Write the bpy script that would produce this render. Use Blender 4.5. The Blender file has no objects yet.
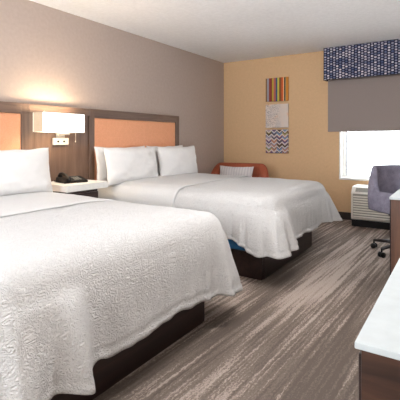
import bpy, bmesh, math, random
from mathutils import Vector, Matrix, noise
random.seed(7)
PI = math.pi
C = bpy.context.scene.collection
SC = bpy.context.scene

# ------------------------------------------------------------------ helpers
def tag(o, label=None, cat=None, group=None, kind=None):
    if label: o['label'] = label
    if cat: o['category'] = cat
    if group: o['group'] = group
    if kind: o['kind'] = kind
    return o

def thing(name, label, cat, loc=(0, 0, 0), rotz=0, group=None):
    o = bpy.data.objects.new(name, None); C.objects.link(o)
    o.empty_display_size = .1
    o.location = loc; o.rotation_euler = (0, 0, rotz)
    return tag(o, label, cat, group)

def obj(name, bm, mat, parent=None, smooth=False, sub=0):
    bmesh.ops.recalc_face_normals(bm, faces=bm.faces[:])
    me = bpy.data.meshes.new(name); bm.to_mesh(me); bm.free()
    for m in (mat if isinstance(mat, (list, tuple)) else [mat]): me.materials.append(m)
    if smooth:
        for p in me.polygons: p.use_smooth = True
    o = bpy.data.objects.new(name, me); C.objects.link(o)
    if parent: o.parent = parent
    if sub:
        s = o.modifiers.new('sub', 'SUBSURF'); s.levels = sub; s.render_levels = sub
    return o

def box(bm, x0, x1, y0, y1, z0, z1, bev=0.0, seg=2, mi=0):
    r = bmesh.ops.create_cube(bm, size=1)
    vs = r['verts']
    for v in vs:
        v.co = Vector((x0 + (v.co.x + .5) * (x1 - x0), y0 + (v.co.y + .5) * (y1 - y0), z0 + (v.co.z + .5) * (z1 - z0)))
    fs = list({f for v in vs for f in v.link_faces})
    for f in fs: f.material_index = mi
    if bev > 0:
        es = list({e for v in vs for e in v.link_edges})
        bmesh.ops.bevel(bm, geom=es, offset=bev, segments=seg, affect='EDGES', profile=.5)
    return vs

def B(*a, **k):
    bm = bmesh.new(); box(bm, *a, **k); return bm

def cyl(bm, p0, p1, r0, r1=None, n=16):
    if r1 is None: r1 = r0
    p0 = Vector(p0); p1 = Vector(p1); d = p1 - p0
    q = d.to_track_quat('Z', 'Y').to_matrix().to_4x4()
    r = bmesh.ops.create_cone(bm, cap_ends=True, segments=n, radius1=r0, radius2=r1, depth=d.length)
    bmesh.ops.transform(bm, matrix=Matrix.Translation((p0 + p1) / 2) @ q, verts=r['verts'])

def tube(bm, pts, r, n=8):
    pts = [Vector(p) for p in pts]; rings = []
    for i, p in enumerate(pts):
        t = (pts[min(i + 1, len(pts) - 1)] - pts[max(i - 1, 0)]).normalized()
        a = t.orthogonal() if i == 0 else (rings_a - t * rings_a.dot(t))
        a.normalize(); rings_a = a; b = t.cross(a)
        rings.append([bm.verts.new(p + (a * math.cos(k * 2 * PI / n) + b * math.sin(k * 2 * PI / n)) * r) for k in range(n)])
    for i in range(len(rings) - 1):
        for k in range(n):
            bm.faces.new((rings[i][k], rings[i][(k + 1) % n], rings[i + 1][(k + 1) % n], rings[i + 1][k]))
    bm.faces.new(rings[0]); bm.faces.new(rings[-1])

# ------------------------------------------------------------------ materials
def srgb(r, g, b):
    f = lambda c: (c / 255 / 12.92) if c / 255 <= .04045 else ((c / 255 + .055) / 1.055) ** 2.4
    return (f(r), f(g), f(b), 1)

class MT:
    def __init__(s, name, rough=.6, col=None, spec=.5):
        s.m = bpy.data.materials.new(name); s.m.use_nodes = True
        s.nt = s.m.node_tree; s.b = s.nt.nodes['Principled BSDF']
        s.b.inputs['Roughness'].default_value = rough
        s.b.inputs['Specular IOR Level'].default_value = spec
        if col: s.b.inputs['Base Color'].default_value = col
    def n(s, t, **k):
        nd = s.nt.nodes.new(t)
        for a, v in k.items(): setattr(nd, a, v)
        return nd
    def l(s, a, b): s.nt.links.new(a, b)
    def coords(s, scale=(1, 1, 1), rot=(0, 0, 0), loc=(0, 0, 0), kind='Object'):
        tc = s.n('ShaderNodeTexCoord'); mp = s.n('ShaderNodeMapping')
        mp.inputs['Scale'].default_value = scale; mp.inputs['Rotation'].default_value = rot
        mp.inputs['Location'].default_value = loc
        s.l(tc.outputs[kind], mp.inputs['Vector']); return mp.outputs['Vector']
    def noise(s, vec, scale, detail=4, rough=.5, dist=0):
        nd = s.n('ShaderNodeTexNoise'); nd.inputs['Scale'].default_value = scale
        nd.inputs['Detail'].default_value = detail; nd.inputs['Roughness'].default_value = rough
        nd.inputs['Distortion'].default_value = dist
        s.l(vec, nd.inputs['Vector']); return nd.outputs['Fac']
    def ramp(s, fac, stops, interp='LINEAR'):
        r = s.n('ShaderNodeValToRGB'); cr = r.color_ramp; cr.interpolation = interp
        while len(cr.elements) > 1: cr.elements.remove(cr.elements[-1])
        cr.elements[0].position = stops[0][0]; cr.elements[0].color = stops[0][1]
        for p, c in stops[1:]:
            e = cr.elements.new(p); e.color = c
        s.l(fac, r.inputs['Fac']); return r.outputs['Color']
    def math(s, op, a, b=None, c=None):
        nd = s.n('ShaderNodeMath', operation=op)
        for i, x in enumerate((a, b, c)):
            if x is None: continue
            if isinstance(x, (int, float)): nd.inputs[i].default_value = x
            else: s.l(x, nd.inputs[i])
        return nd.outputs[0]
    def mix(s, fac, a, b):
        nd = s.n('ShaderNodeMix', data_type='RGBA')
        for i, x in ((0, fac), (6, a), (7, b)):
            if isinstance(x, (int, float, tuple)): nd.inputs[i].default_value = x
            else: s.l(x, nd.inputs[i])
        return nd.outputs[2]
    def col(s, c): s.l(c, s.b.inputs['Base Color']); return s
    def bump(s, h, strength=.3, dist=.01):
        nd = s.n('ShaderNodeBump'); nd.inputs['Strength'].default_value = strength
        nd.inputs['Distance'].default_value = dist
        s.l(h, nd.inputs['Height']); s.l(nd.outputs[0], s.b.inputs['Normal']); return s

def plain(name, col, rough=.6, metal=0, bump=None, spec=.5):
    m = MT(name, rough, None, spec); m.b.inputs['Metallic'].default_value = metal
    v = m.coords(); nz = m.noise(v, 30, 3)
    k = .93
    m.col(m.ramp(nz, [(.3, (col[0] * k, col[1] * k, col[2] * k, 1)), (.7, col)]))
    if bump: m.bump(m.noise(v, bump[0], 3), bump[1], bump[2])
    return m.m

def wood(name, dark, mid, light, axis, rough=.4, sc=1.0):
    m = MT(name, rough)
    s = [14 * sc, 14 * sc, 14 * sc]; s[axis] = .9 * sc
    v = m.coords(tuple(s))
    n1 = m.noise(v, 1.6, 8, .65, .6)
    s2 = [3, 3, 3]; s2[axis] = .35
    n2 = m.noise(m.coords(tuple(s2), loc=(3, 1, 2)), 1.2, 2)
    f = m.math('ADD', m.math('MULTIPLY', n1, .75), m.math('MULTIPLY', n2, .3))
    m.col(m.ramp(f, [(.36, dark), (.52, mid), (.68, light)]))
    m.bump(n1, .08, .002)
    return m.m

M = {}
M['wall_taupe'] = plain('wall_taupe', srgb(180, 165, 156), .75, bump=(160, .06, .002))
M['wall_tan'] = plain('wall_tan', srgb(213, 178, 138), .75, bump=(160, .06, .002))
M['wall_white'] = plain('wall_plain', srgb(205, 195, 185), .8)
M['ceiling'] = plain('ceiling_texture', srgb(244, 245, 247), .95, bump=(55, .5, .01))
M['white_trim'] = plain('white_paint', srgb(235, 235, 232), .4)
M['white_plastic'] = plain('white_plastic', srgb(226, 222, 214), .45)
M['grey_plastic'] = plain('grey_grille', srgb(150, 148, 140), .5)
M['black_plastic'] = plain('black_plastic', srgb(12, 12, 14), .5, spec=.3)
M['black_void'] = plain('dark_recess', srgb(14, 12, 12), .9)
M['dark_base'] = plain('dark_baseboard', srgb(52, 42, 38), .5)
M['white_slab'] = plain('white_laminate', srgb(184, 192, 196), .5, spec=.25)
M['chrome'] = plain('brushed_nickel', srgb(200, 196, 190), .28, 1)
M['plate'] = plain('satin_metal_plate', srgb(226, 222, 216), .5, .3)
M['steel'] = plain('dark_steel', srgb(90, 88, 90), .35, 1)
M['blue'] = plain('blue_ticking', srgb(48, 118, 178), .8, bump=(90, .2, .003))
M['rust'] = plain('rust_upholstery', srgb(158, 84, 60), .85, bump=(260, .25, .002), spec=.3)
M['purple'] = None
M['mattress'] = plain('mattress_ticking', srgb(225, 224, 222), .9)
hv = dict(dark=srgb(84, 66, 57), mid=srgb(104, 83, 72), light=srgb(124, 101, 88))
M['hb_y'] = wood('headboard_wood_long', axis=1, rough=.42, **hv)
M['hb_z'] = wood('headboard_wood_upright', axis=2, rough=.42, **hv)
dk = dict(dark=srgb(22, 12, 12), mid=srgb(38, 22, 21), light=srgb(58, 36, 32))
M['base_y'] = wood('bed_base_wood', axis=1, rough=.38, **dk)
wn = dict(dark=srgb(34, 20, 15), mid=srgb(58, 36, 27), light=srgb(82, 55, 41))
M['wal_x'] = wood('walnut_crosswise', axis=0, rough=.38, **wn)
M['wal_z'] = wood('walnut_upright', axis=2, rough=.38, dark=srgb(70, 46, 36), mid=srgb(94, 64, 49), light=srgb(116, 82, 62))
M['wal_d'] = wood('walnut_dark_edge', axis=2, rough=.38, **dk)

def mk_purple():
    m = MT('heather_purple_upholstery', .9, spec=.25)
    v = m.coords(); n1 = m.noise(v, 220, 3, .7); n2 = m.noise(v, 14, 3)
    f = m.math('ADD', m.math('MULTIPLY', n1, .7), m.math('MULTIPLY', n2, .3))
    m.col(m.ramp(f, [(.35, srgb(92, 90, 108)), (.65, srgb(148, 144, 160))]))
    m.bump(n1, .3, .003); return m.m
M['purple'] = mk_purple()

def mk_peach():
    m = MT('peach_quilted_vinyl', .5, spec=.4)
    v = m.coords((0.001, 1, 1))
    vo = m.n('ShaderNodeTexVoronoi', feature='DISTANCE_TO_EDGE'); vo.inputs['Scale'].default_value = 16
    vo.inputs['Randomness'].default_value = .75
    m.l(v, vo.inputs['Vector'])
    e = m.ramp(vo.outputs['Distance'], [(0, (0, 0, 0, 1)), (.12, (1, 1, 1, 1))])
    nz = m.noise(v, 120, 3)
    c = m.ramp(nz, [(.3, srgb(234, 162, 122)), (.7, srgb(243, 180, 142))])
    m.col(m.mix(m.math('MULTIPLY', e, .45), c, srgb(230, 164, 124)))
    m.bump(e, .35, .004); return m.m
M['peach'] = mk_peach()

def mk_cloth(name, base, lo, tex=1.0):
    m = MT(name, 1.0, spec=.0)
    v = m.coords()
    # curly raised quilting of the coverlet
    n0 = m.noise(v, 9, 2)
    vv = m.n('ShaderNodeVectorMath', operation='MULTIPLY_ADD')
    cmb = m.n('ShaderNodeCombineXYZ'); m.l(n0, cmb.inputs[0]); m.l(m.noise(m.coords(loc=(5, 3, 2)), 11, 2), cmb.inputs[1]); m.l(n0, cmb.inputs[2])
    m.l(cmb.outputs[0], vv.inputs[0]); vv.inputs[1].default_value = (.16, .16, .16); m.l(v, vv.inputs[2])
    n1 = m.noise(vv.outputs[0], 66, 2, .5, .5)
    ridge = m.math('SUBTRACT', 1.0, m.math('MULTIPLY', m.math('ABSOLUTE', m.math('SUBTRACT', n1, .5)), 7.0))
    ridge = m.math('MAXIMUM', ridge, 0.0)
    nf = m.noise(v, 420, 2)
    h = m.math('ADD', m.math('MULTIPLY', ridge, tex), m.math('MULTIPLY', nf, .15))
    m.col(m.mix(m.math('MULTIPLY', ridge, .6 * tex), lo, base))
    m.bump(h, .7 if tex > .7 else .5, .0055)
    return m.m
M['coverlet'] = mk_cloth('white_matelasse_cotton', srgb(217, 217, 217), srgb(203, 203, 204), 1.0)
M['sheet'] = mk_cloth('white_cotton_sheet', srgb(217, 217, 217), srgb(206, 206, 207), .6)

def mk_pillow():
    m = MT('white_pillowcase_cotton', .9, srgb(234, 234, 234), spec=.2)
    v = m.coords(); n = m.noise(v, 7, 4, .5, .8)
    m.col(m.ramp(n, [(.3, srgb(224, 224, 225)), (.7, srgb(230, 230, 230))]))
    m.bump(n, .25, .02); return m.m
M['pillow'] = mk_pillow()
def mk_cushion():
    m = MT('pale_striped_cushion_fabric', .9, spec=.2)
    v = m.coords(); sx = m.n('ShaderNodeSeparateXYZ'); m.l(v, sx.inputs[0])
    st = m.math('SINE', m.math('MULTIPLY', sx.outputs[1], 150.0))
    m.col(m.ramp(m.math('MULTIPLY_ADD', st, .5, .5), [(.1, srgb(194, 190, 194)), (.7, srgb(210, 207, 208))]))
    return m.m
M['cushion'] = mk_cushion()

def mk_carpet():
    m = MT('streaked_carpet', .97, spec=.12)
    r = (0, 0, math.radians(2.5))
    tc = m.n('ShaderNodeTexCoord')
    rotv = m.n('ShaderNodeMapping'); rotv.inputs['Rotation'].default_value = r
    m.l(tc.outputs['Object'], rotv.inputs['Vector'])
    def sc(x, y, lx=0):
        mp = m.n('ShaderNodeMapping'); mp.inputs['Scale'].default_value = (x, y, 1); mp.inputs['Location'].default_value = (lx, lx, 0)
        m.l(rotv.outputs[0], mp.inputs['Vector']); return mp.outputs[0]
    big = m.noise(sc(2.9, .42, 1.7), 1.0, 2, .5, .4)          # where clusters of streaks lie
    jit = m.noise(sc(60, 26, 3.3), 1.0, 2, .6)                 # ragged edges: shifts the streaks sideways
    base = sc(46, 1.0, 4.1)
    cj = m.n('ShaderNodeCombineXYZ'); m.l(m.math('MULTIPLY', m.math('SUBTRACT', jit, .5), 1.5), cj.inputs[0])
    va = m.n('ShaderNodeVectorMath', operation='ADD'); m.l(base, va.inputs[0]); m.l(cj.outputs[0], va.inputs[1])
    fine = m.noise(va.outputs[0], 1.0, 3, .5, .1)              # the streaks
    rag = m.noise(sc(160, 70, 2), 1.0, 2, .7)                  # speckle of the pile
    f = m.math('ADD', m.math('ADD', m.math('MULTIPLY', big, .8), m.math('MULTIPLY', fine, .95)), m.math('MULTIPLY', rag, .45))
    f = m.math('SUBTRACT', f, .58)
    c = m.ramp(f, [(.36, srgb(106, 95, 88)), (.46, srgb(123, 111, 103)), (.555, srgb(136, 124, 115)), (.58, srgb(167, 152, 143)), (.69, srgb(192, 177, 167))])
    pile = m.noise(tc.outputs['Object'], 260, 3, .8)
    c2 = m.mix(m.ramp(pile, [(.35, (.45, .45, .45, 1)), (.6, (0, 0, 0, 1))]), c, srgb(84, 74, 68))
    m.col(c2); m.bump(pile, .6, .006)
    return m.m
M['carpet'] = mk_carpet()

def mk_valance():
    m = MT('navy_woven_valance', .9, spec=.15)
    tc = m.n('ShaderNodeTexCoord'); sp = m.n('ShaderNodeSeparateXYZ'); m.l(tc.outputs['Object'], sp.inputs[0])
    cb = m.n('ShaderNodeCombineXYZ'); m.l(sp.outputs[2], cb.inputs[0]); m.l(m.math('ADD', sp.outputs[0], sp.outputs[1]), cb.inputs[1])
    br = m.n('ShaderNodeTexBrick'); m.l(cb.outputs[0], br.inputs['Vector'])
    br.offset = .5; br.inputs['Scale'].default_value = 1
    br.inputs['Brick Width'].default_value = .036; br.inputs['Row Height'].default_value = .042
    br.inputs['Mortar Size'].default_value = .0085; br.inputs['Mortar Smooth'].default_value = .3
    br.inputs['Bias'].default_value = 0
    br.inputs['Color1'].default_value = srgb(222, 216, 226); br.inputs['Color2'].default_value = srgb(84, 97, 132)
    br.inputs['Mortar'].default_value = srgb(28, 34, 56)
    n = m.noise(tc.outputs['Object'], 45, 2)
    m.col(m.mix(m.ramp(n, [(.5, (0, 0, 0, 1)), (.6, (.4, .4, .4, 1))]), br.outputs['Color'], srgb(50, 62, 100)))
    return m.m
M['valance'] = mk_valance()

def mk_shadefab():
    m = MT('taupe_blackout_fabric', .8, spec=.25)
    v = m.coords(); n = m.noise(v, 500, 2)
    m.col(m.ramp(n, [(.3, srgb(138, 127, 124)), (.7, srgb(152, 140, 136))])); return m.m
M['shadefab'] = mk_shadefab()

def mk_stripes():
    m = MT('striped_canvas', .7)
    v = m.coords(); sp = m.n('ShaderNodeSeparateXYZ'); m.l(v, sp.inputs[0])
    f = m.math('ADD', m.math('DIVIDE', sp.outputs[0], .39), .5)
    cols = [(0, (122, 84, 34)), (.07, (150, 150, 158)), (.16, (140, 50, 38)), (.27, (118, 84, 30)), (.30, (188, 160, 50)), (.36, (170, 92, 84)),
            (.45, (52, 80, 108)), (.52, (188, 180, 70)), (.60, (130, 74, 34)), (.70, (206, 92, 36)), (.78, (232, 190, 140)), (.81, (44, 46, 40)),
            (.86, (150, 140, 96)), (.89, (200, 128, 40))]
    m.col(m.ramp(f, [(p, srgb(*c)) for p, c in cols], 'CONSTANT')); return m.m
def mk_scribble():
    m = MT('scribbled_canvas', .7)
    v = m.coords(); sp = m.n('ShaderNodeSeparateXYZ'); m.l(v, sp.inputs[0])
    n = m.noise(v, 16, 3, .6, 2.5)
    line = m.ramp(m.math('ABSOLUTE', m.math('SUBTRACT', n, .5)), [(0, (1, 1, 1, 1)), (.03, (0, 0, 0, 1))])
    side = m.ramp(m.math('ADD', m.math('DIVIDE', sp.outputs[0], .39), .5), [(.5, (1, 1, 1, 1)), (.72, (.0, .0, .0, 1))])
    base = m.ramp(m.noise(v, 7, 2), [(.4, srgb(206, 196, 190)), (.62, srgb(214, 198, 186)), (.7, srgb(222, 178, 150))])
    m.col(m.mix(m.math('MULTIPLY', m.math('MULTIPLY', line, side), .9), base, srgb(70, 64, 76))); return m.m
def mk_chevron():
    m = MT('chevron_canvas', .7)
    v = m.coords(); sp = m.n('ShaderNodeSeparateXYZ'); m.l(v, sp.inputs[0])
    x = sp.outputs[0]; z = sp.outputs[2]
    tri = m.math('PINGPONG', x, .045)
    q = m.math('ADD', z, m.math('MULTIPLY', tri, .9))
    band = m.math('FRACT', m.math('DIVIDE', q, .062))
    idx = m.math('FLOOR', m.math('DIVIDE', q, .031))
    cb = m.n('ShaderNodeCombineXYZ'); m.l(idx, cb.inputs[0]); m.l(m.math('FLOOR', m.math('DIVIDE', x, .09)), cb.inputs[1])
    wn_ = m.n('ShaderNodeTexWhiteNoise', noise_dimensions='2D'); m.l(cb.outputs[0], wn_.inputs['Vector'])
    c = m.ramp(wn_.outputs['Value'], [(0, srgb(92, 72, 110)), (.16, srgb(170, 152, 160)), (.3, srgb(80, 62, 44)), (.42, srgb(108, 132, 164)),
                                     (.58, srgb(176, 128, 108)), (.7, srgb(150, 138, 84)), (.82, srgb(90, 80, 92))], 'CONSTANT')
    white = m.ramp(band, [(0, (0, 0, 0, 1)), (.72, (1, 1, 1, 1))], 'CONSTANT')
    m.col(m.mix(white, c, srgb(212, 202, 198))); return m.m
M['art1'], M['art2'], M['art3'] = mk_stripes(), mk_scribble(), mk_chevron()

def mk_glass():
    m = bpy.data.materials.new('window_glass'); m.use_nodes = True; nt = m.node_tree; nt.nodes.clear()
    o = nt.nodes.new('ShaderNodeOutputMaterial'); mx = nt.nodes.new('ShaderNodeMixShader')
    t = nt.nodes.new('ShaderNodeBsdfTransparent'); g = nt.nodes.new('ShaderNodeBsdfGlossy'); g.inputs['Roughness'].default_value = .03
    mx.inputs[0].default_value = .05
    nt.links.new(t.outputs[0], mx.inputs[1]); nt.links.new(g.outputs[0], mx.inputs[2]); nt.links.new(mx.outputs[0], o.inputs[0])
    return m
M['glass'] = mk_glass()
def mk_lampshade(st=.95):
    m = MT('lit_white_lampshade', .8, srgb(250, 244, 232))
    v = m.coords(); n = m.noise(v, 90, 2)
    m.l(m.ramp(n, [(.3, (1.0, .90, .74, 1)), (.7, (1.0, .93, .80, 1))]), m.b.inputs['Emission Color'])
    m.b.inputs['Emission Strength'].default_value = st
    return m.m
M['lampshade'] = mk_lampshade(); M['sidepanel'] = plain('dim_painted_shade_fabric', srgb(206, 188, 160), .8)  # beige side colour stands in for the dimmer glow at the shade's ends

# ------------------------------------------------------------------ room
H = 2.48; D = 6.0; XR = 3.79; Y0 = -1.4
def struct(name, bm, m, parent=None):
    o = obj(name, bm, m, parent)
    if not parent: o['kind'] = 'structure'
    return o
struct('floor', B(-.12, XR + .12, Y0, D + .25, -.1, 0), M['carpet'])
struct('ceiling', B(-.12, XR + .12, Y0, D + .25, H, H + .1), M['ceiling'])
struct('wall_left', B(-.12, 0, Y0, D + .25, 0, H), M['wall_taupe'])
struct('wall_right', B(XR, XR + .12, Y0, D + .25, 0, H), M['wall_white'])
bm = bmesh.new(); box(bm, 2.1, XR, Y0 - .12, Y0, 0, H); box(bm, 0, 2.1, Y0 - .12, Y0, 2.3, H)
struct('wall_front', bm, M['wall_white'])  # unseen wall, its opening shaped to steer fill light into the room
WX0, WX1, WZ0, WZ1 = 1.945, 3.42, .575, 2.12
bm = bmesh.new()
box(bm, 0, WX0, D, D + .25, 0, H); box(bm, WX1, XR, D, D + .25, 0, H)
box(bm, WX0, WX1, D, D + .25, 0, WZ0); box(bm, WX0, WX1, D, D + .25, WZ1, H)
struct('wall_back', bm, M['wall_tan'])
struct('baseboard_back', B(0.012, XR, D - .012, D, 0, .105, bev=.003), M['dark_base'])
struct('baseboard_left', B(0, .012, Y0, D, 0, .105, bev=.003), M['dark_base'])

# window: white reveal liner, frame, sash, glass
bm = bmesh.new(); t = .022
box(bm, WX0, WX0 + t, D - .008, D + .15, WZ0, WZ1); box(bm, WX1 - t, WX1, D - .008, D + .15, WZ0, WZ1)
box(bm, WX0 + t, WX1 - t, D - .008, D + .15, WZ1 - t, WZ1)
box(bm, WX0 - .0, WX1, D - .02, D + .15, WZ0 - .0, WZ0 + .03, bev=.004)
win = struct('window_1', bm, M['white_trim'])
bm = bmesh.new(); a, b_ = WX0 + t, WX1 - t; z0, z1 = WZ0 + .03, WZ1 - t; f = .045
box(bm, a, a + f, D + .10, D + .15, z0, z1); box(bm, b_ - f, b_, D + .10, D + .15, z0, z1)
box(bm, a + f, b_ - f, D + .10, D + .15, z0, z0 + f * .6); box(bm, a + f, b_ - f, D + .10, D + .15, z1 - f, z1)
obj('window_frame', bm, M['white_trim'], win)
bm = bmesh.new()
box(bm, a + f, a + f + .012, D + .105, D + .135, z0 + f * .6, z1 - f)
obj('gasket', bm, M['steel'], win)
obj('glass_pane', B(a + f, b_ - f, D + .123, D + .127, z0 + f * .6, z1 - f), M['glass'], win)

# ------------------------------------------------------------------ window dressing
VX0, VX1 = 1.765, 3.60
val = thing('window_valance', 'navy and lilac woven fabric box valance along the ceiling above the window', 'valance', ((VX0 + VX1) / 2, D, 2.02))
hw = (VX1 - VX0) / 2
bm = bmesh.new()
box(bm, -hw, hw, -.18, -.16, 0, H - 2.02 - .002, bev=.004)
box(bm, -hw, -hw + .02, -.16, -.001, 0, H - 2.02 - .002); box(bm, hw - .02, hw, -.16, -.001, 0, H - 2.02 - .002)
obj('fabric_face', bm, M['valance'], val)
obj('piping', B(-hw - .003, hw + .003, -.184, -.158, -.008, .0, bev=.003), M['dark_base'], val)['label'] = 'dark lower piping'
sh = thing('roller_shade', 'taupe blackout roller shade lowered halfway over the window', 'blind', ((VX0 + VX1) / 2, D - .075, 1.27))
obj('shade_fabric', B(-hw + .034, hw - .025, -.002, .002, .02, 1.12), M['shadefab'], sh)
bm = bmesh.new(); box(bm, -hw + .034, hw - .025, -.007, .007, 0, .028, bev=.004)
obj('hem_bar', bm, M['shadefab'], sh)
bm = bmesh.new(); cyl(bm, (-hw + .025, 0, 1.13), (hw - .025, 0, 1.13), .028, n=20)
obj('roller_tube', bm, M['chrome'], sh, True)

# ------------------------------------------------------------------ air conditioner under window
PX0, PX1, PY0 = 2.2, 3.27, 5.585
ac = thing('air_conditioner', 'white louvred wall air conditioner under the window', 'air conditioner', ((PX0 + PX1) / 2, PY0, 0))
w = (PX1 - PX0) / 2; dp = D - .013 - PY0
bm = bmesh.new()
prof = [(.02, .09), (0, .11), (0, .435), (.012, .455), (.075, .515), (.10, .525), (dp, .525), (dp, .09)]
pv = [[bm.verts.new((sx, p[0], p[1])) for p in prof] for sx in (-w, w)]
for i in range(len(prof)):
    j = (i + 1) % len(prof); bm.faces.new((pv[0][i], pv[0][j], pv[1][j], pv[1][i]))
bm.faces.new(pv[0]); bm.faces.new(pv[1])
obj('housing', bm, M['white_plastic'], ac)
bm = bmesh.new()
for k in range(9):
    z = .125 + k * .033
    vs = box(bm, -w + .03, w - .03, -.014, -.003, z, z + .019, bev=.003)
    
obj('louvres', bm, M['white_plastic'], ac)
obj('louvre_gap_shade', B(-w + .025, w - .025, -.003, .003, .118, .435), M['grey_plastic'], ac)  # flat grey sheet, coloured as the shade in the louvre gaps
# outlet grille lies on the sloping top
bm = bmesh.new(); box(bm, -w + .05, w - .05, -.002, .004, .0, .068)
for k in range(34):
    x = -w + .06 + k * (2 * w - .12) / 33
    box(bm, x - .002, x + .002, -.006, -.001, .002, .066)
g = obj('outlet_grille', bm, M['grey_plastic'], ac); g.location = (0, .018, .460); g.rotation_euler = (-math.atan2(.063, .06), 0, 0)
g['label'] = 'grey slatted outlet'
obj('sub_base', B(-w + .005, w - .005, .012, dp, .001, .09), M['black_void'], ac)['label'] = 'black base below the housing'

bm = bmesh.new(); cyl(bm, (0, 0, 0), (0, -.012, 0), .014, .012, n=20); cyl(bm, (0, -.012, 0), (0, -.02, 0), .007, .005, n=12)
o = obj('wall_button', bm, M['wall_tan'], None, True); o.location = (1.745, D - .001, .755)
tag(o, 'tiny round tan button on the tan wall left of the window', 'wall button')

# ------------------------------------------------------------------ wall art
for nm, mt, zt, lab in (('striped', 'art1', 2.142, 'square canvas of vertical orange, red and blue stripes, topmost of three'),
                        ('scribble', 'art2', 1.722, 'white square canvas with thin grey scribbles, middle of three'),
                        ('chevron', 'art3', 1.319, 'square canvas of purple, blue and brown zigzags, lowest of three')):
    a_ = thing('canvas_print', lab, 'wall art', (.985, D - .001, zt - .19), group='canvas prints on the tan wall')
    obj('canvas', B(-.19, .19, -.03, -.012, -.186, .186, bev=.002), M[mt], a_)
    obj('stretcher_frame', B(-.18, .18, -.012, 0, -.176, .176), M['dark_base'], a_)

# ------------------------------------------------------------------ headboards
def headboard(y0, y1, left_post, right_post, label):
    t_ = thing('headboard', label, 'headboard', (.001, (y0 + y1) / 2, 0), group='headboards on the taupe wall')
    h = (y1 - y0) / 2; zt = 1.49
    obj('post', B(0, .065, -h, -h + left_post, .02, zt - .0, bev=.002), M['hb_z'], t_)
    obj('post', B(0, .065, h - right_post, h, .02, zt - .0, bev=.002), M['hb_z'], t_)
    obj('top_rail', B(0, .0655, -h + left_post, h - right_post, zt - .095, zt, bev=.002), M['hb_y'], t_)
    bm = bmesh.new()
    box(bm, 0, .058, -h + left_post, h - right_post, .35, zt - .095, bev=.012, seg=3)
    obj('upholstered_panel', bm, M['peach'], t_, True)['label'] = 'peach quilted panel'
    return t_
headboard(.56, 2.245, .08, .075, 'brown wood headboard with peach quilted panel behind the nearer bed, left of the lamp')
headboard(2.97, 4.61, .07, .08, 'brown wood headboard with peach quilted panel behind the farther bed, right of the lamp')
wp = thing('wall_panel', 'brown wood panel between the two headboards behind the lit lamp', 'wall panel', (.001, 2.6075, 0))
obj('panel_board', B(0, .05, -.355, .355, .02, 1.41), M['hb_z'], wp)
obj('top_rail', B(0, .064, -.360, .360, 1.41, 1.487, bev=.002), M['hb_y'], wp)

# ------------------------------------------------------------------ nightstand
ns = thing('nightstand', 'dark nightstand with a thick white top between the two beds', 'nightstand', (.3, 2.615, 0))
obj('top', B(-.232, .21, -.29, .20, .68, .742, bev=.004), M['white_trim'], ns)['label'] = 'thick white top'
obj('body', B(-.23, .18, -.28, .09, .05, .68, bev=.002), M['wal_d'], ns)
obj('plinth', B(-.22, .14, -.27, .08, .001, .05), M['black_void'], ns)
for k in range(2):
    d_ = obj('drawer', B(.18, .196, -.275, .085, .36 - k * .30, .655 - k * .30, bev=.002), M['base_y'], ns)
    obj('handle', B(.196, .212, -.17, .0, .52 - k * .3, .532 - k * .3, bev=.003), M['chrome'], d_)

# telephone
ph = thing('telephone', 'black desk telephone on the white nightstand top', 'telephone', (.29, 2.555, .7425), math.radians(-14))
bm = bmesh.new()
pr = [(-.1, 0), (.1, 0), (.1, .018), (-.06, .05), (-.1, .05)]
a1 = [bm.verts.new((p[0], -.12, p[1])) for p in pr]; a2 = [bm.verts.new((p[0], .12, p[1])) for p in pr]
for i in range(5):
    bm.faces.new((a1[i], a1[(i + 1) % 5], a2[(i + 1) % 5], a2[i]))
bm.faces.new(a1); bm.faces.new(a2)
bmesh.ops.bevel(bm, geom=bm.edges[:], offset=.005, segments=2, affect='EDGES')
obj('body', bm, M['black_plastic'], ph)
bm = bmesh.new()
for i in range(4):
    for j in range(3):
        x = -.03 + i * .026; y = .0 + j * .026
        z = .05 - (x + .06) * .2
        box(bm, x, x + .016, y, y + .018, z - .002, z + .005, bev=.0015)
obj('keypad', bm, M['grey_plastic'], ph)['label'] = 'grey keys'
bm = bmesh.new()
tube(bm, [(-.115, -.075, .062), (-.09, -.077, .078), (-.03, -.078, .084), (.03, -.078, .074), (.085, -.077, .05), (.108, -.075, .034)], .014, 10)
cyl(bm, (-.10, -.075, .048), (-.10, -.075, .072), .024, .02, 16); cyl(bm, (.092, -.075, .022), (.097, -.075, .05), .024, .02, 16)
obj('handset', bm, M['black_plastic'], ph, True)
bm = bmesh.new()
pts = []
for k in range(90):
    u = k / 89; base = Vector((.11 + .04 * math.sin(PI * u), -.08 - .02 * u, .012)).lerp(Vector((-.09, -.135, .012)), u)
    pts.append(base + Vector((0, math.cos(k * 1.3) * .007, .007 * math.sin(k * 1.3))))
tube(bm, pts, .0022, 5)
obj('coiled_cord', bm, M['black_plastic'], ph, True)

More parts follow.
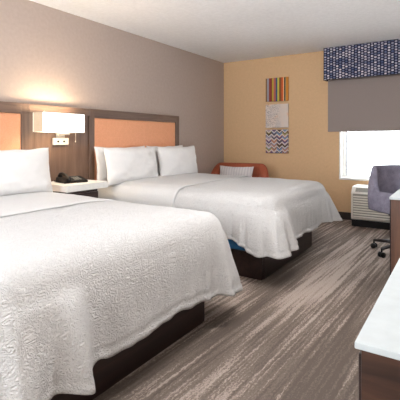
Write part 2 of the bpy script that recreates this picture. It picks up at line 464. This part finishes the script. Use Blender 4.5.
# ------------------------------------------------------------------ wall lamp
lp = thing('wall_lamp', 'lit rectangular white wall lamp on the wood panel between the headboards', 'lamp', (.051, 2.49, 1.2))
bm = bmesh.new()
y0, y1, x0, x1, z0, z1, t_ = -.245, .23, .075, .225, .025, .205, .004
box(bm, x1 - t_, x1, y0, y1, z0, z1); box(bm, x0, x0 + t_, y0, y1, z0, z1)
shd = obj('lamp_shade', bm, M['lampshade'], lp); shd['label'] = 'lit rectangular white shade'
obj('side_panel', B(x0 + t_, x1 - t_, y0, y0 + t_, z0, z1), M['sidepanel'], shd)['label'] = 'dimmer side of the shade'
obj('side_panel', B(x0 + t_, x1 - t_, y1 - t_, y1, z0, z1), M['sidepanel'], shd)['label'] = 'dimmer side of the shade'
obj('backplate', B(0, .022, .02, .20, -.10, -.03, bev=.004), M['plate'], lp)['label'] = 'pale metal plate'
bm = bmesh.new()
bm.free()
for q in (.07, .14):
    bm = bmesh.new(); cyl(bm, (.0225, q, -.065), (.029, q, -.065), .01, n=14)
    obj('switch', bm, M['black_plastic'], lp)['label'] = 'round black switch'
bm = bmesh.new()
box(bm, 0, .024, .05, .15, -.03, .02, bev=.003); box(bm, .02, .15, .09, .106, .0, .016, bev=.002); box(bm, .142, .158, -.008, .106, .0, .016, bev=.002)
cyl(bm, (.15, 0, .008), (.15, 0, .07), .012, n=14)
box(bm, .079, .221, -.004, .004, .058, .066)
obj('arm', bm, M['chrome'], lp)
bm = bmesh.new()
cyl(bm, (.15, 0, .07), (.15, 0, .10), .016, .02, 14)
bmesh.ops.create_uvsphere(bm, u_segments=16, v_segments=10, radius=.03, matrix=Matrix.Translation((.15, 0, .125)))
mb = MT('lit_bulb', .3, (1, .95, .85, 1)); mb.b.inputs['Emission Color'].default_value = (1, .86, .66, 1); mb.b.inputs['Emission Strength'].default_value = 6
obj('bulb', bm, mb.m, lp, True)
bm = bmesh.new(); tube(bm, [(.15, .18, .06), (.15, .18, .0), (.15, .18, -.06)], .002, 6); cyl(bm, (.15, .18, -.06), (.15, .18, -.075), .005, n=10)
tube(bm, [(.15, 0, .062), (.15, .18, .062)], .003, 6)
obj('pull_chain', bm, M['chrome'], lp, True)

def light(kind, loc, energy, col, **k):
    l = bpy.data.lights.new('light', kind); l.energy = energy; l.color = col
    o = bpy.data.objects.new('light', l); C.objects.link(o); o.location = loc
    for a_, v in k.items():
        if a_ == 'rot': o.rotation_euler = v
        else: setattr(l, a_, v)
    return o
light('POINT', (.20, 2.40, 1.36), 3.0, (1, .80, .56), shadow_soft_size=.03).name = 'lamp_light'
light('POINT', (.20, 2.60, 1.36), 3.0, (1, .80, .56), shadow_soft_size=.03).name = 'lamp_light'

# ------------------------------------------------------------------ beds
def rrect(hx, hy, r, n_side_x, n_side_y, nc):
    """counter-clockwise rounded rectangle, list of (x, y, nx, ny, cornerness)"""
    out = []
    def seg(p, q, n, nrm):
        for i in range(n):
            u = i / n; out.append((p[0] + (q[0] - p[0]) * u, p[1] + (q[1] - p[1]) * u, nrm[0], nrm[1]))
    def arc(cx, cy, a0):
        for i in range(nc):
            a = a0 + PI / 2 * i / nc; out.append((cx + r * math.cos(a), cy + r * math.sin(a), math.cos(a), math.sin(a)))
    seg((hx, -hy + r), (hx, hy - r), n_side_y, (1, 0)); arc(hx - r, hy - r, 0)
    seg((hx - r, hy), (-hx + r, hy), n_side_x, (0, 1)); arc(-hx + r, hy - r, PI / 2)
    seg((-hx, hy - r), (-hx, -hy + r), n_side_y, (-1, 0)); arc(-hx + r, -hy + r, PI)
    seg((-hx + r, -hy), (hx - r, -hy), n_side_x, (0, -1)); arc(hx - r, -hy + r, 1.5 * PI)
    return out

def drape(xh, xf, y0, y1, ztop, seed, hem, flare, folds, head_open=True, rnd=.13, crown=.02, nx=60, ny=80, tip=.09, wr=.004):
    """cloth over a mattress: three sides hang (near side, foot, far side), open at the head.
    u runs from near-side hem over the top to the far-side hem at each station; foot fan closes it."""
    bm = bmesh.new()
    rc = .17                                  # plan radius of the mattress corner
    # perimeter path: near side from the head to the foot, foot, far side back to the head
    P = []                                    # (x, y, nx, ny, cornerness)
    n1 = nx
    for i in range(n1): P.append((xh + (xf - rc - xh) * i / n1, y0, 0, -1))
    nc = 26
    for i in range(nc):
        a = -PI / 2 + PI / 2 * i / nc; P.append((xf - rc + rc * math.cos(a), y0 + rc + rc * math.sin(a), math.cos(a), math.sin(a)))
    for i in range(ny): P.append((xf, y0 + rc + (y1 - y0 - 2 * rc) * i / ny, 1, 0))
    for i in range(nc):
        a = PI / 2 * i / nc; P.append((xf - rc + rc * math.cos(a), y1 - rc + rc * math.sin(a), math.cos(a), math.sin(a)))
    for i in range(n1 + 1): P.append((xf - rc + (xh - xf + rc) * i / n1, y1, 0, 1))
    N = len(P)
    s = [0]
    for i in range(1, N):
        s.append(s[-1] + max(math.hypot(P[i][0] - P[i - 1][0], P[i][1] - P[i - 1][1]), .0))
    cs = [(xf - .02, y0 + .02), (xf - .02, y1 - .02)]
    def crn(x, y):
        d = min(math.hypot(x - c[0], y - c[1]) for c in cs); return math.exp(-(d / .22) ** 2)
    def zt(x, y):
        u = (y - y0) / (y1 - y0); w = max(0, 1 - abs(2 * u - 1) ** 4)
        n_ = noise.noise(Vector((x * 2.2, y * 2.2, seed))) * .010 + noise.noise(Vector((x * 7, y * 7, seed + 5))) * wr + noise.noise(Vector((x * 16, y * 12, seed + 9))) * wr * .5
        return ztop + crown * w - crown + n_
    # profile: rings outward. t=0 inner edge of the rounding
    rings = []
    KR = 8; KD = 26
    for k in range(KR + KD + 1):
        ring = []
        for i, (px, py, ax, ay) in enumerate(P):
            c = crn(px, py)
            hz = hem(px, py, ax, ay, s[i] / s[-1])
            hz -= 0
            if k <= KR:
                a = PI / 2 * k / KR
                ox = -rnd + rnd * math.sin(a); dz = rnd * (1 - math.cos(a)); tt = 0
                damp = 1 - k / KR
            else:
                tt = (k - KR) / KD; ox = 0; dz = rnd; damp = 0
            bx, by = px, py
            zb = zt(min(bx, xf), min(max(by, y0), y1)) - dz
            if tt > 0:
                zb = zb + (hz - zb) * tt
            L = max(.0, (ztop - rnd - zb))
            fl = flare(px, py, ax, ay) * .5 * (L / .5) ** .45 * .85
            fo = 0
            for (amp, fr, ph_) in folds:
                fo += amp * math.sin(fr * s[i] * 2 * PI + ph_ + 1.6 * noise.noise(Vector((s[i] * 1.3, ph_, seed))))
            fo = fo * (tt ** 1.2) * (.35 + 2.3 * c) + noise.noise(Vector((px * 6, py * 6, zb * 5 + seed))) * .010 * min(1, tt * 3 + .2)
            out = ox + fl + fo + c * .05 * tt
            if k == KR + KD - 3: out -= .005
            if tt > .9: out += .002
            ring.append(bm.verts.new((bx + ax * out, by + ay * out, zb)))
        rings.append(ring)
    for k in range(len(rings) - 1):
        for i in range(N - 1):
            bm.faces.new((rings[k][i], rings[k][i + 1], rings[k + 1][i + 1], rings[k + 1][i]))
    # top sheet: shrink inner ring to a spine
    R0 = rings[0]; prev = R0; KT = 26
    yc = (y0 + y1) / 2; inner = [v.co.copy() for v in R0]
    xe = xf - rnd - .55
    for q in range(1, KT + 1):
        u = q / KT
        cur = []
        for i in range(N):
            p = inner[i]
            tx = min(p.x, xe) if True else p.x
            x = p.x + (tx - p.x) * u; y = p.y + (yc - p.y) * u
            cur.append(bm.verts.new((x, y, zt(x, y))))
        for i in range(N - 1):
            bm.faces.new((prev[i], prev[i + 1], cur[i + 1], cur[i]))
        prev = cur
    bmesh.ops.remove_doubles(bm, verts=bm.verts[:], dist=.0006)
    bm.normal_update()
    return bm

def solid(o, t):
    m = o.modifiers.new('thick', 'SOLIDIFY'); m.thickness = t; m.offset = -1; return o

def make_bed(yc, base0, base1, m0, m1, label):
    b = thing('bed', label, 'bed', (1.1, yc, 0), group='hotel beds')
    bm = bmesh.new()
    for (x0_, x1_, y0_, y1_) in ((-1.0, .98, base0 - yc, base0 - yc + .03), (-1.0, .98, base1 - yc - .03, base1 - yc), (.955, .985, base0 - yc + .03, base1 - yc - .03)):
        box(bm, x0_, x1_, y0_, y1_, .001, .215, bev=.003)
    box(bm, -1.0, .955, base0 - yc + .03, base1 - yc - .03, .19, .214)
    obj('bed_base', bm, M['base_y'], b)
    obj('box_spring', B(-1.01, 1.02, m0 - yc + .05, m1 - yc - .05, .216, .43, bev=.02, seg=3), M['blue'], b)['label'] = 'blue covered box spring'
    obj('mattress', B(-1.01, 1.03, m0 - yc + .06, m1 - yc - .06, .431, .645, bev=.07, seg=4), M['mattress'], b, True)
    return b
ZT = .70
B1 = (.66, 2.285); B2 = (2.96, 4.55)
make_bed(1.44, .80, 2.14, B1[0], B1[1], 'nearer bed with white coverlet, nearest the camera, its foot cropped low left')
make_bed(3.72, 3.01, 4.30, B2[0], B2[1], 'farther bed with white coverlet beside the tan wall and rust armchair')

def ss(a, b, x):
    t = min(1, max(0, (x - a) / (b - a))); return t * t * (3 - 2 * t)

# sheets (upper part of the bed, smooth), coverlets over them
for i, (yy, lab) in enumerate(((B1, 'white top sheet at the pillow end of the nearer bed'), (B2, 'white top sheet at the pillow end of the farther bed'))):
    hemf = lambda px, py, ax, ay, u: .34 + .01 * math.sin(px * 9)
    fl = lambda px, py, ax, ay: .06
    bm = drape(.12, 2.10, yy[0] - .022, yy[1] + .022, ZT + .016, 11 + i * 7, hemf, fl, [(.006, 5, .4)], nx=50, ny=50, wr=.002)
    # only the pillow end shows: cut away what lies under the coverlet
    dl = [f_ for f_ in bm.faces if f_.calc_center_median().x > 1.225]
    bmesh.ops.delete(bm, geom=dl, context='FACES')
    for v in bm.verts: v.co.x += .014 * noise.noise(Vector((v.co.y * 2.5, i * 9, 1))) + .004 * noise.noise(Vector((v.co.y * 14, i * 9, 1)))
    o = obj('bed_sheet', bm, M['sheet'], None, True); solid(o, .007)
    tag(o, lab, 'sheet', 'bed sheets')

def hem1(px, py, ax, ay, u):
    c1 = math.exp(-(((px - 2.05) ** 2 + (py - B1[1]) ** 2) / .05))
    return .24 - .07 * c1 + .010 * math.sin(py * 8 + 1) + .004 * math.sin(py * 31) + .03 * math.exp(-((py - 1.13) / .05) ** 2) * (ax > .5) - .02 * math.exp(-((py - 1.03) / .05) ** 2) * (ax > .5)
def fl1(px, py, ax, ay):
    return .07 + .10 * math.exp(-(((px - 2.05) ** 2 + (py - B1[1]) ** 2) / .04)) + (.22 * math.exp(-((py - 1.01) / .055) ** 2) + .12 * (1 - ss(.96, 1.08, py))) * (ax > .5)
bm = drape(.95, 2.19, B1[0] - .012, B1[1] + .012, ZT + .006, 3, hem1, fl1, [(.016, 2.6, .3), (.010, 6.1, 1.2), (.006, 11, 0)], nx=80, ny=150)
o = obj('coverlet', bm, M['coverlet'], None, True); solid(o, .005)
tag(o, 'white textured coverlet draped over the foot of the nearer bed', 'coverlet', 'white coverlets')

def hem2(px, py, ax, ay, u):
    c1 = math.exp(-(((px - 2.14) ** 2 + (py - B2[0]) ** 2) / .06))
    z = .28 - .04 * c1 + .06 * (ax > .5) * math.exp(-((py - 3.22) / .10) ** 2)
    if ay < -.5: z += .055 * (1 - ss(1.9, 2.1, px))
    return z + .012 * math.sin(py * 11) * (ax > .5)
def fl2(px, py, ax, ay):
    return .10 + .20 * (ax > .5) * math.exp(-((py - 3.16) / (.05 if py > 3.16 else .14)) ** 2) + .20 * math.exp(-(((px - 2.12) ** 2 + (py - B2[0]) ** 2) / .03)) + .2 * math.exp(-(((px - 2.12) ** 2 + (py - B2[1]) ** 2) / .05))
bm = drape(.95, 2.20, B2[0] - .012, B2[1] + .012, ZT + .006, 21, hem2, fl2, [(.013, 4.0, 2.1), (.009, 8.3, .5), (.006, 15, 1.)], nx=80, ny=150)
o = obj('coverlet', bm, M['coverlet'], None, True); solid(o, .005)
tag(o, 'white textured coverlet draped over the foot of the farther bed', 'coverlet', 'white coverlets')
# ------------------------------------------------------------------ pillows
def pillow_bm(w, h, t, seed, n=40):
    bm = bmesh.new(); sides = []
    for sgn in (1, -1):
        g = []
        for i in range(n + 1):
            row = []
            for j in range(n + 1):
                u = -1 + 2 * i / n; v = -1 + 2 * j / n
                u = math.sin(u * PI / 2) * .35 + u * .65; v = math.sin(v * PI / 2) * .35 + v * .65
                pinch = 1 - .07 * (1 - v * v) * abs(u) ** 3 ; pinch2 = 1 - .08 * (1 - u * u) * abs(v) ** 3
                th = max(0, (1 - abs(u) ** 2.6)) ** .55 * max(0, (1 - abs(v) ** 2.6)) ** .55
                y = u * w / 2 * pinch; z = v * h / 2 * pinch2
                nn = noise.noise(Vector((u * 2 + seed, v * 2, sgn))) * .018 + noise.noise(Vector((u * 6 + seed, v * 4, sgn * 3))) * .007
                x = sgn * (t / 2 * th + .002) + nn * min(1, th * 2)
                z += -.012 * (1 - v) * .5 + noise.noise(Vector((u * 3, v * 3, seed + 4))) * .006
                row.append(bm.verts.new((x, y, z)))
            g.append(row)
        for i in range(n):
            for j in range(n):
                f = (g[i][j], g[i + 1][j], g[i + 1][j + 1], g[i][j + 1])
                bm.faces.new(f if sgn < 0 else f[::-1])
        sides.append(g)
    bmesh.ops.remove_doubles(bm, verts=bm.verts[:], dist=.0045)
    return bm
def pillow(x, yc, zc, w, h, t, tilt, seed, label, rz=0, rx=0):
    o = obj('pillow', pillow_bm(w, h, t, seed), M['pillow'], None, True)
    o.location = (x, yc, zc); o.rotation_euler = (rx, -tilt, rz)
    return tag(o, label, 'pillow', 'white pillows on the beds')
ti = math.radians(9)
pillow(.40, 1.845, .890, .79, .39, .19, ti, 1, 'plump white pillow against the headboard of the nearer bed, beside the nightstand')
pillow(.40, 1.05, .890, .76, .39, .19, ti, 2, 'plump white pillow against the nearer headboard, farther from the nightstand')
pillow(.185, 3.35, .885, .82, .39, .12, math.radians(5), 3, 'white pillow tucked behind another on the nightstand side of the farther bed')
pillow(.385, 3.31, .880, .83, .39, .17, math.radians(9), 4, 'white pillow in front of another beside the nightstand on the farther bed')
pillow(.185, 4.17, .885, .78, .39, .12, math.radians(5), 5, 'white pillow tucked behind another on the far side of the farther bed')
pillow(.385, 4.16, .880, .82, .39, .17, math.radians(9), 6, 'white pillow in front of another on the side of the rust armchair')

# ------------------------------------------------------------------ shell sweeps (armchair and desk chair)
def shell(path, ztop, zbot, thick, nz=14):
    """upholstered wall swept along a plan path (list of (x,y)); rounded top and ends; ztop/zbot/lean per station in 0..1"""
    bm = bmesh.new(); n = len(path); secs = []
    for i, (x, y) in enumerate(path):
        u = i / (n - 1)
        a = path[max(i - 1, 0)]; b = path[min(i + 1, n - 1)]
        tx, ty = b[0] - a[0], b[1] - a[1]; l = math.hypot(tx, ty); nx_, ny_ = ty / l, -tx / l     # outward
        zt_, zb_ = ztop(u), zbot(u); th = thick(u); ln = (zt_ - zb_)
        endr = min(1, min(u, 1 - u) / .03); th *= (.25 + .75 * math.sqrt(max(0, 1 - (1 - endr) ** 2)))
        sec = []
        for k in range(nz):                     # outer up
            q = k / (nz - 1); z = zb_ + (ln - th / 2) * q
            off = th / 2 + .03 * q + .012 * math.sin(PI * q)
            sec.append((off, z))
        for k in range(1, 8):                   # round top
            a_ = PI * k / 8; sec.append((.03 + th / 2 * math.cos(a_), zt_ - th / 2 + th / 2 * math.sin(a_)))
        for k in range(nz):                     # inner down
            q = 1 - k / (nz - 1); z = zb_ + (ln - th / 2) * q
            sec.append((-th / 2 + .03 * q - .02 * math.sin(PI * q), z))
        secs.append([bm.verts.new((x + nx_ * s_[0], y + ny_ * s_[0], s_[1])) for s_ in sec])
    m_ = len(secs[0])
    for i in range(n - 1):
        for k in range(m_):
            bm.faces.new((secs[i][k], secs[i + 1][k], secs[i + 1][(k + 1) % m_], secs[i][(k + 1) % m_]))
    bm.faces.new(secs[0]); bm.faces.new(secs[-1])
    return bm

def upath(hw_, front, back, r, n=10, taper=0.0):
    """U-shaped plan path, opening towards -y: from right-front round the back to left-front"""
    P = []
    for i in range(n): P.append((-hw_ - taper * (1 - i / n), front + (back - r - front) * i / n))
    for i in range(n): a = PI - PI / 2 * i / n; P.append((-hw_ + r + r * math.cos(a), back - r + r * math.sin(a)))
    for i in range(n): P.append((-hw_ + r + (2 * hw_ - 2 * r) * i / n, back))
    for i in range(n): a = PI / 2 - PI / 2 * i / n; P.append((hw_ - r + r * math.cos(a), back - r + r * math.sin(a)))
    for i in range(n + 1): P.append((hw_ + taper * i / n, back - r + (front - back + r) * i / n))
    return P

# rust armchair in the corner
ar = thing('armchair', 'rust orange armchair with sloping arms in the corner beyond the farther bed', 'armchair', (.585, 5.28, 0), math.radians(8))
P = upath(.43, -.42, .36, .16, 12, .05)
def azt(u):
    e = abs(2 * u - 1)
    return .79 - .30 * ss(.34, .9, e)
bm = shell(P[::-1] if False else P, azt, lambda u: .16, lambda u: .13)
obj('back_and_arms', bm, M['rust'], ar, True)
bm = bmesh.new(); box(bm, -.365, .365, -.44, .28, .30, .45, bev=.045, seg=4)
obj('seat_cushion', bm, M['rust'], ar, True)
obj('seat_base', B(-.37, .37, -.40, .29, .16, .298, bev=.02, seg=3), M['rust'], ar)
for sx in (-1, 1):
    for sy in (-1, 1):
        bm = bmesh.new(); cyl(bm, (sx * .36, sy * .28 , .001), (sx * .33, sy * .26, .165), .014, .022, 14)
        obj('leg', bm, M['wal_d'], ar, True)
cu = obj('throw_cushion', pillow_bm(.56, .40, .12, 8), M['cushion'], None, True)
cu.location = (.57, 5.36, .56); cu.rotation_euler = (0, math.radians(-14), math.radians(-90 + 6))
tag(cu, 'pale grey throw cushion leaning in the rust armchair', 'cushion')

# ------------------------------------------------------------------ desk, desk chair, dresser
dx0, dx1, dy0, dy1 = 3.02, XR - .004, 3.06, 4.12
dsk = thing('desk', 'brown wooden desk with a thin white top at the right edge of the picture', 'desk', (dx0, dy0, 0))
W = dx1 - dx0; L = dy1 - dy0
obj('desktop', B(0, W, 0, L, .735, .752, bev=.002), M['white_slab'], dsk)['label'] = 'thin white top'
for yy in (0.004, L - .044):
    p_ = obj('end_panel', B(.012, W - .01, yy, yy + .04, .001, .734, bev=.002), M['wal_z'], dsk)
    obj('edge_strip', B(.004, .0115, yy, yy + .042, .001, .734, bev=.002), M['wal_d'], p_)
obj('apron', B(.045, .065, .047, L - .047, .60, .734), M['wal_z'], dsk)
obj('modesty_panel', B(W - .06, W - .04, .047, L - .047, .25, .734), M['wal_z'], dsk)

dr = thing('dresser', 'walnut dresser with a smooth white top in the lower right corner', 'dresser', (3.275, .81, 0))
W = XR - .004 - 3.275; L = 1.55
obj('top', B(0, W, 0, L, .747, .760, bev=.0015), M['white_slab'], dr)['label'] = 'smooth white top'
bm = B(.0115, W - .002, .004, L - .004, .09, .7465, bev=.0015)
obj('carcass', bm, M['wal_x'], dr)
obj('plinth', B(.04, W - .01, .02, L - .02, .001, .09), M['black_void'], dr)
for c_ in range(2):
    for k in range(3):
        y_ = .02 + c_ * .76; z_ = .11 + k * .21
        d_ = obj('drawer', B(.003, .011, y_, y_ + .75, z_, z_ + .20, bev=.002), M['base_y'], dr)
        obj('handle', B(-.004, .003, y_ + .27, y_ + .48, z_ + .165, z_ + .175, bev=.002), M['chrome'], d_)

ch = thing('desk_chair', 'heather purple upholstered swivel chair by the desk and window', 'chair', (2.95, 4.50, 0), math.radians(52))
P = upath(.27, -.24, .27, .20, 12, .02)
def czt(u):
    e = abs(2 * u - 1); return .885 - .25 * ss(.38, .60, e) - .02 * ss(.8, 1, e)
def czb(u):
    e = abs(2 * u - 1); return .44 + .0 * e
obj('back_and_arms', shell(P, czt, czb, lambda u: .055), M['purple'], ch, True)
bm = bmesh.new(); box(bm, -.24, .24, -.235, .23, .455, .55, bev=.04, seg=4); obj('seat', bm, M['purple'], ch, True)
bm = bmesh.new(); box(bm, -.23, .23, -.21, .22, .42, .455, bev=.02, seg=3); obj('seat_pan', bm, M['purple'], ch, True)
bm = bmesh.new(); box(bm, -.09, .09, -.11, .11, .375, .42, bev=.008); obj('tilt_mechanism', bm, M['black_plastic'], ch)
bm = bmesh.new(); tube(bm, [(-.08, 0, .395), (-.14, -.10, .39), (-.18, -.17, .375)], .006); cyl(bm, (-.17, -.15, .378), (-.22, -.23, .35), .011, .009, 10)
obj('lever', bm, M['black_plastic'], ch, True)
bm = bmesh.new(); cyl(bm, (0, 0, .14), (0, 0, .375), .024, .02, 20); cyl(bm, (0, 0, .08), (0, 0, .17), .036, .034, 20)
obj('gas_lift', bm, M['steel'], ch, True)
for k in range(5):
    a = 2 * PI * k / 5 + math.radians(185)
    c_, s_ = math.cos(a), math.sin(a)
    bm = bmesh.new(); cyl(bm, (.02 * c_, .02 * s_, .115), (.30 * c_, .30 * s_, .085), .022, .014, 12)
    lg = obj('leg', bm, M['steel'], ch, True)
    bm = bmesh.new(); px, py = .30 * c_, .30 * s_
    cyl(bm, (px, py, .05), (px, py, .085), .008, n=10)
    for q in (-1, 1):
        ox, oy = -s_ * .017 * q, c_ * .017 * q
        cyl(bm, (px + ox - s_ * .009, py + oy + c_ * .009, .0275), (px + ox + s_ * .009, py + oy - c_ * .009, .0275), .0265, n=18)
    obj('caster', bm, M['black_plastic'], lg, True)

# ------------------------------------------------------------------ light, sky, camera
w_ = bpy.data.worlds.new('World'); SC.world = w_; w_.use_nodes = True
bg = w_.node_tree.nodes['Background']; bg.inputs['Color'].default_value = (.91, .96, 1.0, 1); bg.inputs['Strength'].default_value = 4.6
# added ceiling lights, out of view, that fill the room with light
me_ = MT('fill_light_diffuser', .4, (1, 1, 1, 1)); me_.b.inputs['Emission Color'].default_value = (1, .96, .9, 1); me_.b.inputs['Emission Strength'].default_value = 2
for (fxx, fy, lab, en) in ((2.75, 2.1, 'added round white fill light on the ceiling, out of view over the carpet beside the beds', 30), (2.4, -.6, 'added round white fill light on the ceiling, out of view over the entrance side of the room', 16)):
    fx = thing('added_fill_light', lab, 'ceiling light', (fxx, fy, H - .001), group='added fill lights')
    bm = bmesh.new(); cyl(bm, (0, 0, 0), (0, 0, -.03), .16, .16, 40); obj('mount', bm, M['white_trim'], fx, True)
    bm = bmesh.new(); cyl(bm, (0, 0, -.031), (0, 0, -.09), .15, .12, 40); obj('diffuser', bm, me_.m, fx, True)
    light('POINT', (fxx, fy, H - .30), en, (1, .97, .94), shadow_soft_size=.18).name = 'added_fill_lamp'

cam = bpy.data.cameras.new('camera'); co = bpy.data.objects.new('camera', cam); C.objects.link(co)
co.location = (3.45, 0, 1.15); co.rotation_euler = (PI / 2, 0, math.radians(33.3))
cam.sensor_width = 36; cam.lens = 36; cam.shift_y = -.15; cam.clip_start = .02
SC.camera = co
SC.view_settings.view_transform = 'Standard'; SC.view_settings.look = 'None'; SC.view_settings.gamma = 1
SC.view_settings.exposure = 1.0
